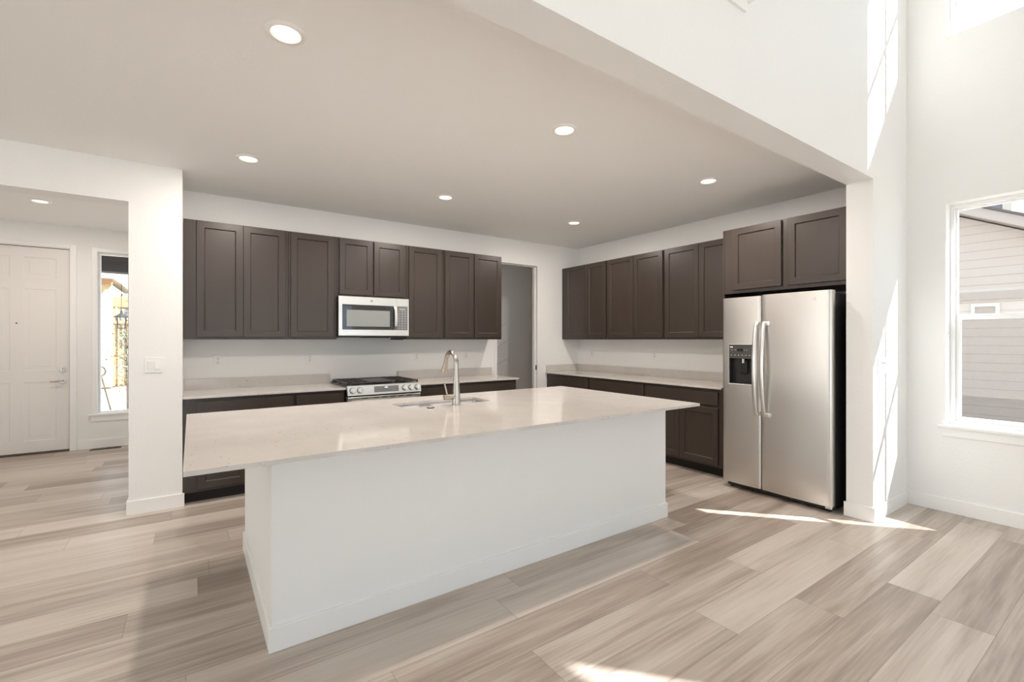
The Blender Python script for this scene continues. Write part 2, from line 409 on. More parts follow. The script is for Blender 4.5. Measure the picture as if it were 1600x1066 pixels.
# ------------------------------------------------------------------ entry door
dx0, dx1 = -7.066, -6.154
def edoor():
    bm = BM(); yf = YE+.02; z0, z1 = .022, 2.482
    Z = [.16, .86, 1.0, 1.98, 2.11, 2.36]           # three panel rows
    xc = (dx0+dx1)/2; X = [(dx0+.115, xc-.055), (xc+.055, dx1-.115)]
    box(bm, dx0, dx1, yf+.004, yf+.04, z0, z1)
    # stiles and rails on the face
    xs = [dx0, X[0][0], X[0][1], X[1][0], X[1][1], dx1]
    for a, b_ in ((xs[0], xs[1]), (xs[2], xs[3]), (xs[4], xs[5])): box(bm, a, b_, yf, yf+.004, z0, z1)
    for a, b_ in ((z0, Z[0]), (Z[1], Z[2]), (Z[3], Z[4]), (Z[5], z1)):
        for p, q in X: box(bm, p, q, yf, yf+.004, a, b_)
    for a, b_ in ((Z[0], Z[1]), (Z[2], Z[3]), (Z[4], Z[5])):
        for p, q in X:
            rings_panel(bm, p, q, a, b_, [(0, -.004), (.018, .004), (.03, .004), (.055, -.002)], yf+.004)
    return bm
d = struct('door_1', edoor(), M['door'])
bm = BM()
for a, b_ in ((DR0, dx0-.003), (dx1+.003, DR1)): box(bm, a, b_, YE-.002, YE+.17, 0, DZ)
box(bm, dx0-.003, dx1+.003, YE-.002, YE+.17, 2.487, DZ)
box(bm, DR0-.05, dx0-.012, YE-.016, YE, 0, DZ+.045, .003); box(bm, dx1+.012, dx1+.07, YE-.016, YE, 0, DZ+.045, .003); box(bm, dx0-.012, dx1+.012, YE-.016, YE, 2.496, DZ+.045, .003)
link('door_frame', bm, M['trim'], d)
bm = BM(); box(bm, dx1-.001, dx1+.004, YE+.012, YE+.05, .02, 2.486); box(bm, dx0-.004, dx0+.001, YE+.012, YE+.05, .02, 2.486); box(bm, dx0, dx1, YE+.012, YE+.05, 2.4815, 2.488); box(bm, dx0, dx1, YE+.012, YE+.05, .0185, .0225)
link('gap_shade', bm, M['slot'], d)  # dark strip in the gap round the door leaf, standing in for its shade
bm = BM(); box(bm, dx0, dx1, YE-.01, YE+.17, 0, .018, .002); link('threshold', bm, M['vent'], d)
def lever():
    bm = BM(); yf = YE+.02; c = (-6.213, yf, .868)
    cyl(bm, (c[0], yf-.006, c[2]), .032, .012, 'Y', 28, bev=.002)
    cyl(bm, (c[0], yf-.028, c[2]), .012, .035, 'Y', 20)
    tube(bm, [(c[0]+.008, yf-.046, c[2]), (c[0]-.03, yf-.05, c[2]-.001), (c[0]-.07, yf-.05, c[2]-.006), (c[0]-.105, yf-.046, c[2]-.004)], [.010, .0095, .008, .0085], 14)
    return bm
link('door_handle', lever(), M['nickel'], d, True)
bm = BM(); cyl(bm, (-6.213, YE+.012, 1.008), .031, .016, 'Y', 28, bev=.003); cyl(bm, (-6.213, YE-.003, 1.008), .020, .014, 'Y', 24, bev=.002); box(bm, -6.218, -6.208, YE-.022, YE-.01, .992, 1.024, .002)
link('deadbolt', bm, M['nickel'], d, True)
bm = BM(); cyl(bm, (-6.611, YE+.017, 1.567), .008, .006, 'Y', 16); link('peephole', bm, M['vent'], d, True)
bm = BM(); cyl(bm, (-6.213, YE+.018, .681), .012, .004, 'Y', 16); link('lock_plug', bm, M['door'], d, True)
# floor register beside the sidelight
def vent():
    t = thing('floor_vent', 'dark bronze floor vent beside the entry baseboard', 'vent', (-5.80, 2.40, 0))
    bm = BM()
    x0, x1, y0, y1 = -5.95, -5.65, 2.345, 2.455
    box(bm, x0, x1, y0, y0+.012, 0, .005); box(bm, x0, x1, y1-.012, y1, 0, .005); box(bm, x0, x0+.018, y0+.012, y1-.012, 0, .005); box(bm, x1-.018, x1, y0+.012, y1-.012, 0, .005); box(bm, -5.808, -5.792, y0+.012, y1-.012, 0, .005)
    link('vent_frame', bm, M['vent'], t)
    for i in range(12):
        xa = x0+.022 + i*.0228
        if -5.815 < xa < -5.785: continue
        bm = BM(); box(bm, xa, xa+.008, y0+.012, y1-.012, 0.0005, .003)
        link('louver', bm, M['vent'], t)
    bm = BM(); box(bm, x0+.018, x1-.018, y0+.012, y1-.012, .0002, .0012); link('vent_opening', bm, M['slot'], t)
vent()

# ledge on the upper wall (capped opening above the header)
bm = BM(); box(bm, -4.6, -2.508, YP-.016, YP, 3.10, 3.165, .002); box(bm, -4.6, -2.462, YP-.045, YP, 3.165, 3.19, .003)
struct('trim_ledge', bm, M['trim'])

# ------------------------------------------------------------------ cabinets
TH = .02
def shaker(w, h, st=.055):
    bm = BM()
    rings_panel(bm, 0, w, 0, h, [(0, TH), (0, .0015), (.0015, 0), (st, 0), (st+.004, .003), (st+.008, .011)], 0)
    return bm
def slab(w, h):
    bm = BM(); rings_panel(bm, 0, w, 0, h, [(0, TH), (0, .003), (.003, 0)], 0); return bm
def cabinet(name, label, loc, rz, w, d, z0, z1, fronts, toe=False, group=None, side=0):
    """local frame: x to the right, -y outwards, front frame at y=0; fronts = (kind, x0, x1, z0, z1)"""
    t = thing(name, label, 'cabinet', loc, rz, group)
    bm = BM(); e = .0008
    zb = z0 + (.10 if toe else 0)
    box(bm, e, w-e, 0, d-.001, zb-(0 if not toe else 0), z1, .0008)
    link('cabinet_body', bm, M['cab'], t, local=True)
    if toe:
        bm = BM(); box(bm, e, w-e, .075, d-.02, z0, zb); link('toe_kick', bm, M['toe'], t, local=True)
    for kind, a, b_, c, dd in fronts:
        bm = shaker(b_-a, dd-c) if kind == 'door' else slab(b_-a, dd-c)
        xform(bm, Matrix.Translation((a, -TH, c)))
        link('door' if kind == 'door' else 'drawer_front', bm, M['cab'], t, local=True)
    return t
UZ0, UZ1 = 1.375, 2.437
UF = -.325
def up(label, xa, xb, doors, z0=UZ0, group='upper cabinets on the back wall'):
    return cabinet('wall_cabinet', label, (xa, UF, 0), 0, xb-xa, .325, z0, UZ1,
                   [('door', a-xa, b_-xa, z0+.022, UZ1-.008) for a, b_ in doors], group=group)
up('dark upper cabinet with two doors beside the left stub wall', -4.972, -4.135, [(-4.875, -4.519), (-4.515, -4.162)])
up('narrow dark one-door upper cabinet directly left of the microwave', -4.134, -3.676, [(-4.113, -3.708)])
up('short two-door dark cabinet directly above the microwave', -3.675, -2.915, [(-3.652, -3.305), (-3.290, -2.945)], 1.824)
up('narrow dark one-door upper cabinet directly right of the microwave', -2.914, -2.462, [(-2.891, -2.484)])
up('dark two-door upper cabinet at the right end of the back wall, beside the pantry opening', -2.461, -1.632, [(-2.440, -2.052), (-2.040, -1.644)])
def upr(label, ya, yb, doors):     # cabinets on the right wall, local x runs towards the camera
    return cabinet('wall_cabinet', label, (UF, ya, 0), R(-90), ya-yb, .325, UZ0, UZ1,
                   [('door', ya-a, ya-b_, UZ0+.022, UZ1-.008) for a, b_ in doors], group='upper cabinets on the right wall')
upr('dark two-door upper cabinet tucked into the far corner of the right wall', -.001, -.928, [(-.10, -.532), (-.536, -.908)])
upr('middle dark two-door upper cabinet of the three on the right wall', -.929, -1.834, [(-.946, -1.378), (-1.384, -1.818)])
upr('dark two-door upper cabinet on the right wall against the refrigerator surround', -1.835, -2.742, [(-1.852, -2.292), (-2.297, -2.727)])
# deep cabinet over the refrigerator and its side panel
cabinet('fridge_cabinet', 'deep dark two-door cabinet above the stainless refrigerator', (-.62, -2.762, 0), R(-90), 1.048, .62, 1.815, UZ1,
        [('door', .085, .535, 1.848, UZ1-.008), ('door', .59, 1.036, 1.848, UZ1-.008)])
bm = BM(); box(bm, -.62, -.001, -2.761, -2.743, 0, UZ1, .001)
tag(link('fridge_side_panel', bm, M['cab']), 'tall thin dark wood side panel between the refrigerator and the counter', 'cabinet')
# base cabinets
BF = -.62
DZ0, DZ1, DD = .715, .852, .69       # drawer band and door top
def low(label, xa, xb, fr):
    f = []
    for kind, a, b_ in fr:
        if kind == 'dr': f.append(('drawer', a-xa, b_-xa, DZ0, DZ1))
        else: f.append(('door', a-xa, b_-xa, .125, DD))
    return cabinet('base_cabinet', label, (xa, BF, 0), 0, xb-xa, .62, 0, CB-.0005, f, True, 'base cabinets on the back wall')
low('dark base cabinet at the left end of the back counter, beside the stub wall', -4.972, -4.122, [('dr', -4.874, -4.128-.01), ('do', -4.874, -4.508), ('do', -4.502, -4.138)])
low('dark narrow base cabinet directly left of the gas range', -4.121, -3.672, [('dr', -4.108, -3.685), ('do', -4.108, -3.685)])
low('dark base cabinet directly right of the gas range', -2.892, -2.442, [('dr', -2.880, -2.455), ('do', -2.880, -2.455)])
low('dark base cabinet at the right end of the back counter near the pantry', -2.441, -1.612, [('dr', -2.43, -1.624), ('do', -2.43, -2.031), ('do', -2.025, -1.624)])
def lowr(label, ya, yb, fr):
    f = []
    for kind, a, b_ in fr:
        if kind == 'dr': f.append(('drawer', ya-a, ya-b_, DZ0, DZ1))
        else: f.append(('door', ya-a, ya-b_, .125, DD))
    return cabinet('base_cabinet', label, (BF, ya, 0), R(-90), ya-yb, .62, 0, CB-.0005, f, True, 'base cabinets on the right wall')
lowr('dark base cabinet in the far corner under the right counter', -.001, -.888, [('dr', -.07, -.872), ('do', -.07, -.468), ('do', -.474, -.872)])
lowr('middle dark base cabinet of the three under the right counter', -.889, -1.795, [('dr', -.906, -1.780), ('do', -.906, -1.34), ('do', -1.346, -1.780)])
lowr('dark base cabinet under the right counter next to the refrigerator', -1.796, -2.742, [('dr', -1.812, -2.700), ('do', -1.812, -2.253), ('do', -2.259, -2.700)])

# ------------------------------------------------------------------ worktops
def worktop(name, label, top, splash, origin):
    t = thing(name, label, 'countertop', origin)
    bm = BM()
    for b_ in top: box(bm, *b_, CB, CT, .0015)
    link('worktop', bm, M['quartz'], t)
    for b_ in splash:
        bm = BM(); box(bm, *b_, CT, 1.0, .0012); link('backsplash', bm, M['quartz'], t)
worktop('countertop', 'speckled white quartz counter left of the gas range, with low backsplash', [(XL+.001, -3.668, -.65, -.001)], [(XL+.001, -3.668, -.019, -.001)], (-4.3, -.3, CB))
worktop('countertop', 'speckled white quartz counter right of the gas range, ending at the pantry opening', [(-2.896, -1.583, -.65, -.001)], [(-2.896, -1.583, -.019, -.001)], (-2.2, -.3, CB))
worktop('countertop', 'long speckled quartz counter along the right wall, with low backsplash, beside the refrigerator', [(-.65, -.001, -2.742, -.001)], [(-.019, -.001, -2.742, -.001), (-.64, -.0195, -.019, -.001)], (-.3, -1.4, CB))

# ------------------------------------------------------------------ island
IX0, IX1, IY0, IY1 = -4.938, -1.812, -3.272, -1.712
bx0, bx1, by0, by1 = -4.6235, -1.889, -3.0274, -1.796
t = thing('kitchen_island', 'white painted kitchen island base with baseboard, under the long quartz slab', 'island', (-3.25, -2.4, 0))
bm = BM(); wall_cells(bm, 'Y', by0, by0+.12, bx0, bx1, 0, CB, []); box(bm, bx0, bx0+.12, by0+.12, by1, 0, CB); box(bm, bx1-.12, bx1, by0+.12, by1, 0, CB)
link('island_wall', bm, M['wall'], t)
bm = BM(); box(bm, bx0-BT, bx1+BT, by0-BT, by0, 0, BB, .002); box(bm, bx0-BT, bx0, by0, by1, 0, BB, .002); box(bm, bx1, bx1+BT, by0, by1, 0, BB, .002)
link('baseboard', bm, M['trim'], t)
bm = BM(); box(bm, bx0+.12, bx1-.12, by1-.62, by1-.03, .10, .60); box(bm, bx0+.12, bx1-.12, by1-.62, by1-.10, 0, .10)
box(bm, bx0+.12, bx1-.12, by1-.05, by1-.03, .60, CB)
link('cabinet_body', bm, M['cab'], t)
w = (bx1-bx0-.24)/5
for i in range(5):
    bm = shaker(w-.01, .56); xform(bm, Matrix.Translation((bx1-.12-i*w-.005, by1-.01, .125)) @ Matrix.Rotation(math.pi, 4, 'Z')); link('door', bm, M['cab'], t)
    bm = slab(w-.01, .14); xform(bm, Matrix.Translation((bx1-.12-i*w-.005, by1-.01, .715)) @ Matrix.Rotation(math.pi, 4, 'Z')); link('drawer_front', bm, M['cab'], t)
# slab with the sink cut-out
SX0, SX1, SY0, SY1 = -3.705, -3.005, -2.270, -1.985
bm = BM()
def ring_slab(bm):
    o = [(IX0, IY0), (IX1, IY0), (IX1, IY1), (IX0, IY1)]; i = [(SX0, SY0), (SX1, SY0), (SX1, SY1), (SX0, SY1)]
    V = {}
    for nm, pts in (('o', o), ('i', i)):
        for z in (CB, CT): V[nm, z] = [bm.verts.new((x, y, z)) for x, y in pts]
    for k in range(4):
        n = (k+1) % 4
        bm.faces.new((V['o', CT][k], V['o', CT][n], V['i', CT][n], V['i', CT][k]))
        bm.faces.new((V['o', CB][n], V['o', CB][k], V['i', CB][k], V['i', CB][n]))
        bm.faces.new((V['o', CB][k], V['o', CB][n], V['o', CT][n], V['o', CT][k]))
        bm.faces.new((V['i', CB][n], V['i', CB][k], V['i', CT][k], V['i', CT][n]))
    es = [e for e in bm.edges if len(e.link_faces) == 2 and e.calc_face_angle(0) > 1]
    bmesh.ops.bevel(bm, geom=es, offset=.0015, segments=1, affect='EDGES')
ring_slab(bm)
tag(link('island_countertop', bm, M['quartz']), 'long speckled white quartz slab on top of the kitchen island', 'countertop')
# undermount sink
t = thing('sink', 'stainless undermount sink set in the island countertop', 'sink', (-3.35, -2.13, CB-.2))
bm = BM(); th = .0015; zb = CB-.2
def basin(bm, x0, x1, y0, y1, z0, z1, r=.03):
    prof = [(0, z1), (.004, z0+.03), (.02, z0+.006), (.05, z0)]
    prev = None
    for ins, z in prof:
        rr = max(r - ins*.3, .01); vs = []
        for (cx, cy, a0) in ((x1-ins-rr, y1-ins-rr, 0), (x0+ins+rr, y1-ins-rr, 90), (x0+ins+rr, y0+ins+rr, 180), (x1-ins-rr, y0+ins+rr, 270)):
            for k in range(5):
                a = R(a0 + k*22.5); vs.append(bm.verts.new((cx+rr*math.cos(a), cy+rr*math.sin(a), z)))
        if prev:
            n = len(vs)
            for k in range(n): bm.faces.new((prev[k], prev[(k+1) % n], vs[(k+1) % n], vs[k]))
        prev = vs
    bm.faces.new(prev)
basin(bm, SX0-.004, SX1+.004, SY0-.004, SY1+.004, zb, CB-.0006)
o = link('basin', bm, M['sink'], t, True)
sm = o.modifiers.new('thick', 'SOLIDIFY'); sm.thickness = .0015; sm.offset = 1
bm = BM(); cyl(bm, (-3.35, -2.13, zb+.004), .045, .004, 'Z', 28, bev=.001); link('drain', bm, M['chrome'], t, True)
t = thing('air_switch', 'small round metal button on the island counter at the near edge of the sink', 'button', (-3.553, -2.350, CT))
bm = BM(); cyl(bm, (-3.553, -2.350, CT+.003), .027, .006, 'Z', 28, bev=.0015); link('switch_collar', bm, M['vent'], t, True)
bm = BM(); cyl(bm, (-3.553, -2.350, CT+.009), .018, .008, 'Z', 28, bev=.0015); link('push_button', bm, M['chrome'], t, True)

# ------------------------------------------------------------------ faucet
FX, FY = -3.337, -2.319
t = thing('faucet', 'tall brushed nickel gooseneck faucet beside the island sink', 'faucet', (FX, FY, CT))
bm = BM(); lathe(bm, [(0, 0), (.031, 0), (.0315, .004), (.030, .02), (.0285, .06), (.026, .10), (.0235, .14), (.020, .19), (.017, .225), (.0158, .24)], (FX, FY, CT), 32)
link('faucet_body', bm, M['nickel'], t, True)
bm = BM(); pts = [(FX, FY, CT+.238), (FX, FY, CT+.26), (FX, FY, CT+.28)]
ra = .084; cy_ = FY + ra; cz = CT+.290
for k in range(0, 17):
    a = R(180 - k*(180-12)/16.0 )
    pts.append((FX, cy_ + ra*math.cos(a), cz + ra*1.08*math.sin(a)))
p1 = pts[-1]
pts.append((FX, p1[1]+.003, p1[2]-.008))
link_pts = pts
tube(bm, pts, .0156, 18); link('spout', bm, M['nickel'], t, True)
e = pts[-1]
bm = BM(); tube(bm, [e, (FX, e[1]+.005, e[2]-.018), (FX, e[1]+.015, e[2]-.04), (FX, e[1]+.030, e[2]-.071), (FX, e[1]+.031, e[2]-.074)], [.0162, .0168, .0195, .024, .022], 20); link('spray_head', bm, M['nickel'], t, True)
bm = BM(); cyl(bm, (FX-.056, FY, CT+.062), .020, .085, 'X', 24, bev=.002); link('handle_hub', bm, M['nickel'], t, True)
bm = BM(); tube(bm, [(FX-.072, FY, CT+.074), (FX-.082, FY, CT+.115), (FX-.096, FY, CT+.165)], [.0066, .006, .0056], 12); link('handle_lever', bm, M['nickel'], t, True)

# ------------------------------------------------------------------ gas range
def text_bm(s, size, align='CENTER', depth=.0006):
    cu = bpy.data.curves.new('t', 'FONT'); cu.body = s; cu.size = size; cu.align_x = align; cu.align_y = 'CENTER'; cu.extrude = depth
    ob = bpy.data.objects.new('t', cu); C.objects.link(ob)
    dg = bpy.context.evaluated_depsgraph_get(); me = bpy.data.meshes.new_from_object(ob.evaluated_get(dg))
    bm = BM(); bm.from_mesh(me); bpy.data.objects.remove(ob); bpy.data.curves.remove(cu); bpy.data.meshes.remove(me)
    xform(bm, Matrix.Rotation(R(90), 4, 'X'))      # reads towards -y
    return bm
RX0, RX1 = -3.664, -2.899; RC = (RX0+RX1)/2
t = thing('gas_range', 'stainless slide-in gas range with black grates on the back wall', 'range', (RC, -.34, 0))
bm = BM(); box(bm, RX0, RX1, -.655, -.03, .03, .895, .002); box(bm, RX0+.03, RX1-.03, -.60, -.05, 0, .03); link('range_body', bm, M['dark'], t)
# slanted control panel
bm = BM()
def prism_x(bm, x0, x1, pts):
    a = [bm.verts.new((x0, y, z)) for y, z in pts]; b_ = [bm.verts.new((x1, y, z)) for y, z in pts]
    n = len(pts)
    bm.faces.new(a[::-1]); bm.faces.new(b_)
    for k in range(n): bm.faces.new((a[k], a[(k+1) % n], b_[(k+1) % n], b_[k]))
prism_x(bm, RX0, RX1, [(-.655, .822), (-.692, .822), (-.676, .917), (-.66, .921), (-.655, .921)])
bmesh.ops.recalc_face_normals(bm, faces=bm.faces)
cp = link('control_panel', bm, M['steel_bright'], t)
ang = math.atan2(.016, .095)                     # panel lean
def onpanel(bm, x, s, out=0):
    """place a -y facing mesh on the sloping panel: s metres up the slope"""
    xform(bm, Matrix.Translation((x, -.692 + s*math.sin(ang) - out, .822 + s*math.cos(ang))) @ Matrix.Rotation(-ang, 4, 'X')); return bm
bm = BM(); box(bm, -.128, .128, -.002, .002, -.030, .030, .001); link('touch_display', onpanel(bm, RC+.008, .050), M['grey'], cp)
bm = text_bm('4:52', .019); link('clock_digits', onpanel(bm, RC+.003, .066, .0026), M['digit'], cp)
for i, xx in enumerate((-.112, -.088, -.062, .064, .088, .112)):
    for zz in (.012, -.014): bm = BM(); box(bm, xx-.006, xx+.006, -.0005, .0005, zz-.003, zz+.003); link('touch_icon', onpanel(bm, RC+.008, .050, .0025), M['dimicon'], cp)
def knob():
    bm = BM(); cyl(bm, (0, -.008, 0), .0275, .014, 'Y', 28, bev=.002); cyl(bm, (0, -.018, 0), .023, .012, 'Y', 28, bev=.002)
    return bm
for i, x in enumerate((RX0+.050, RX0+.122, RX1-.180, RX1-.110, RX1-.040)):
    kb = link('knob', onpanel(knob(), x, .050), M['chrome'], t, True)
    bm = BM(); box(bm, -.004, .004, -.036, -.020, -.024, .024, .0015); link('knob_grip', onpanel(bm, x, .050), M['chrome'], kb)
    bm = BM(); lathe(bm, [(.0275, 0), (.031, 0), (.031, .0015), (.0275, .0015)], (0, 0, 0), 28); xform(bm, Matrix.Rotation(R(90), 4, 'X')); link('knob_ring', onpanel(bm, x, .050), M['slot'], kb)
# oven door, its vent slots and bar handle
bm = BM(); box(bm, RX0+.004, RX1-.004, -.690, -.655, .20, .806, .004, 2); dr = link('oven_door', bm, M['steel_bright'], t)
bm = BM(); box(bm, RX0+.10, RX1-.10, -.6915, -.689, .30, .62, .001); link('oven_window', bm, M['glassblack'], dr)
for x in (-.215, -.10, -.02, .075, .155, .25):
    bm = BM(); box(bm, RC+x-.030, RC+x+.030, -.6908, -.689, .786, .793); link('vent_slot', bm, M['slot'], dr)
bm = BM(); tube(bm, [(RX0+.05, -.735, .755), (RX1-.05, -.735, .755)], .012, 16)
for x in (RX0+.07, RX1-.07): tube(bm, [(x, -.688, .755), (x, -.735, .755)], .009, 12)
link('oven_handle', bm, M['steel_bright'], dr, True)
bm = BM(); box(bm, RX0+.004, RX1-.004, -.685, -.655, .05, .19, .004, 2); link('storage_drawer', bm, M['steel_bright'], t)
# cooktop, burners and grates
bm = BM(); box(bm, RX0, RX1, -.660, -.02, .896, .914, .004, 2); box(bm, RX0+.01, RX1-.01, -.06, -.02, .914, .925, .003); link('cooktop', bm, M['dark'], t)
for x, y, r in ((RC-.25, -.50, .045), (RC-.25, -.20, .035), (RC+.25, -.50, .045), (RC+.25, -.20, .035), (RC, -.35, .05)):
    bm = BM(); cyl(bm, (x, y, .919), r, .012, 'Z', 24, bev=.002); cyl(bm, (x, y, .928), r*.75, .006, 'Z', 24, bev=.001); link('burner', bm, M['iron'], t, True)
gw = (RX1-RX0-.02)/3
for i in range(3):
    a = RX0+.01+i*gw; b_ = a+gw-.006; bm = BM(); zt = .945; bw = .006
    for y in (-.640, -.075): box(bm, a, b_, y-bw, y+bw, zt-.014, zt, .002)
    for x in (a+bw, b_-bw): box(bm, x-bw, x+bw, -.646, -.069, zt-.014, zt, .002)
    if i == 1:
        box(bm, a+.02, b_-.02, -.56, -.16, zt-.010, zt-.001, .003)
    else:
        for x in (a+gw*.33, a+gw*.66): box(bm, x-.004, x+.004, -.634, -.081, zt-.013, zt, .002)
    for y in (-.50, -.355, -.21): box(bm, a, b_, y-.004, y+.004, zt-.013, zt, .002)
    for x in (a+bw, b_-bw):
        for y in (-.636, -.355, -.079): box(bm, x-bw, x+bw, y-.008, y+.008, .9142, zt-.012, .001)
    link('grate', bm, M['iron'], t)
bm = BM(); tube(bm, [(-2.917, -.028, .914), (-2.917, -.028, 1.0)], .0022, 8); link('gas_line_tag', bm, M['slot'], t)

# ------------------------------------------------------------------ microwave
MX0, MX1, MZ0, MZ1, MF = -3.674, -2.918, 1.415, 1.823, -.40
t = thing('microwave', 'stainless over-the-range microwave under the short cabinet', 'microwave', ((MX0+MX1)/2, -.2, MZ0))
bm = BM(); box(bm, MX0, MX1, MF+.022, -.002, MZ0-.012, MZ1, .002); link('microwave_body', bm, M['dark'], t)
xs = MX1-.140
bm = BM()
# door: a steel frame round a dark glass window
wx0, wx1, wz0, wz1 = MX0+.035, xs-.052, MZ0+.062, MZ1-.085
for a, b_, c, d_ in ((MX0, wx0, MZ0, MZ1), (xs-.002-.0, xs-.001, MZ0, MZ1), (wx0, xs-.001, MZ0, wz0), (wx0, xs-.001, wz1, MZ1)):
    box(bm, a, b_, MF, MF+.022, c, d_, .0012)
dr = link('microwave_door', bm, M['steel_bright'], t)
bm = BM(); box(bm, wx0-.001, xs-.001, MF+.004, MF+.02, wz0-.001, wz1+.001, .001); link('door_glass', bm, M['glassblack'], dr)
bm = BM(); box(bm, wx0+.045, wx1-.025, MF+.0035, MF+.0045, wz0+.035, wz1-.055); link('cavity_screen', bm, mat('cavity_screen', (.30, .32, .31), .12), dr)
bm = BM(); hx = xs-.018; n = 12
for k in range(n):
    pass
prev = None
for k in range(n+1):
    z = wz0+.004 + (wz1-wz0-.008)*k/n; bow = .026*math.sin(math.pi*k/n)**.6
    y0 = MF-.006-bow
    r_ = [bm.verts.new(p) for p in ((hx-.014, y0, z), (hx+.014, y0, z), (hx+.014, y0+.012, z), (hx-.014, y0+.012, z))]
    if prev:
        for q in range(4): bm.faces.new((prev[q], prev[(q+1) % 4], r_[(q+1) % 4], r_[q]))
    else: bm.faces.new(r_[::-1])
    prev = r_
bm.faces.new(prev)
link('door_handle', bm, M['steel_bright'], dr, True)
bm = BM()
for a, b_, c, d_ in ((xs+.0005, MX1, MZ0, wz0), (xs+.0005, MX1, wz1, MZ1), (MX1-.014, MX1, wz0, wz1)): box(bm, a, b_, MF, MF+.022, c, d_, .001)
pn = link('control_fascia', bm, M['steel_bright'], t)
bm = BM(); box(bm, xs+.0005, MX1-.013, MF+.003, MF+.02, wz0-.001, wz1+.001); kp = link('keypad', bm, M['grey'], t)
bm = BM(); random.seed(3)
for r_ in range(8):
    for c_ in range(3):
        w_ = random.uniform(.004, .011); x = xs+.030+c_*.034; z = wz0+.022+r_*.026
        box(bm, x-w_, x+w_, MF+.0022, MF+.0032, z-.0035, z+.0035)
box(bm, xs+.03, xs+.10, MF+.0022, MF+.0032, wz1-.036, wz1-.026)
link('key_marking', bm, M['icon'], kp)
def roundel(r, c, axis, parent, name='logo_badge'):
    bm = BM(); lathe(bm, [(0, .002), (r*.78, .002), (r*.80, .0012), (r*.88, .0012), (r*.90, .0025), (r, .0025), (r, 0), (0, 0)], (0, 0, 0), 28)
    # script loops inside the ring
    for sx in (-1, 1): tube(bm, [(sx*r*.28 + r*.22*math.cos(a), r*.30*math.sin(a), .0024) for a in [k*math.pi/6 for k in range(13)]], r*.055, 6)
    xform(bm, Matrix.Rotation(R(90), 4, 'X'))
    if axis == 'X': xform(bm, Matrix.Rotation(R(-90), 4, 'Z'))
    xform(bm, Matrix.Translation(c))
    link(name, bm, mat('badge_metal', (.42, .40, .38), .35, 1), parent, True)
roundel(.013, ((MX0+xs)/2+.03, MF, MZ1-.040), 'Y', dr)
bm = BM(); box(bm, MX0+.02, MX1-.02, MF+.05, MF+.30, MZ0-.020, MZ0-.012); box(bm, MX0+.24, MX0+.54, MF+.03, MF+.10, MZ0-.026, MZ0-.012); link('vent_grille', bm, M['blackplastic'], t)
bm = BM(); box(bm, MX1-.135, MX1-.03, MF+.08, MF+.22, MZ0-.045, MZ0-.012, .003); link('filter_housing', bm, M['blackplastic'], t)

# ------------------------------------------------------------------ refrigerator
FX0 = -.80; FY0, FY1 = -3.750, -2.846; FS = -3.205   # front plane, near side, far side, split
t = thing('refrigerator', 'stainless side-by-side refrigerator with curved handles and ice dispenser', 'refrigerator', (-.42, -3.3, 0))
bm = BM(); box(bm, FX0+.075, -.06, FY0+.004, FY1-.004, .05, 1.745, .003); link('cabinet_shell', bm, M['blackplastic'], t)
bm = BM(); box(bm, FX0+.06, -.10, FY0+.02, FY1-.02, .012, .05, .002)
link('kick_grille', bm, M['blackplastic'], t)
for y in (FY0+.05, FY1-.05):
    for x in (FX0+.09, -.14): bm = BM(); cyl(bm, (x, y, .009), .02, .018, 'Z', 16); link('leveling_foot', bm, M['dark'], t, True)
bm = BM(); cyl(bm, (FX0+.05, FY0+.035, .046), .009, .03, 'Z', 14); box(bm, FX0+.03, FX0+.10, FY0+.01, FY0+.06, .030, .052, .003); link('hinge', bm, M['chrome'], t, True)
def fdoor(y0, y1, z0, z1, hole=None, crown=.010):
    """door slab whose front bows gently outwards, front faces -X"""
    bm = BM(); n = 14; ys = [y0 + (y1-y0)*k/n for k in range(n+1)]
    zs = [z0, z1]
    if hole: ys = sorted(set(ys) | {hole[0], hole[1]}); zs = [z0, hole[2], hole[3], z1]
    def fx(y):
        s = (y-y0)/(y1-y0); e_ = min(s, 1-s)*(y1-y0)
        rnd_ = .012*(1-min(e_/.014, 1))**2
        return FX0 - crown*4*s*(1-s) + rnd_
    ys2 = sorted(set(ys) | {y0+.004, y0+.009, y0+.014, y1-.004, y1-.009, y1-.014})
    grid = {}
    for i, y in enumerate(ys2):
        for j, z in enumerate(zs): grid[i, j] = bm.verts.new((fx(y), y, z))
    for i in range(len(ys2)-1):
        for j in range(len(zs)-1):
            cy2 = (ys2[i]+ys2[i+1])/2
            if hole and hole[0] < cy2 < hole[1] and j == 1: continue
            bm.faces.new((grid[i, j], grid[i, j+1], grid[i+1, j+1], grid[i+1, j]))
    # sides and back
    nb = len(ys2)-1; xb = FX0+.068
    B = {(i, j): bm.verts.new((xb, y0 if i == 0 else y1, zs[j])) for i in (0, 1) for j in range(len(zs))}
    for j in range(len(zs)-1):
        bm.faces.new((grid[0, j], B[0, j], B[0, j+1], grid[0, j+1])); bm.faces.new((grid[nb, j+1], B[1, j+1], B[1, j], grid[nb, j]))
    J = len(zs)-1
    bm.faces.new([B[0, j] for j in range(J, -1, -1)] + [B[1, j] for j in range(J+1)])
    bm.faces.new([grid[i, J] for i in range(nb+1)] + [B[1, J], B[0, J]])
    bm.faces.new([grid[i, 0] for i in range(nb, -1, -1)] + [B[0, 0], B[1, 0]])
    bmesh.ops.recalc_face_normals(bm, faces=bm.faces)
    return bm
dh = (-3.134, -2.918, .970, 1.325)
fz = link('freezer_door', fdoor(FS+.003, FY1, .058, 1.758, dh), M['steel'], t, True)
ff = link('fresh_food_door', fdoor(FY0, FS-.003, .058, 1.765), M['steel'], t, True)
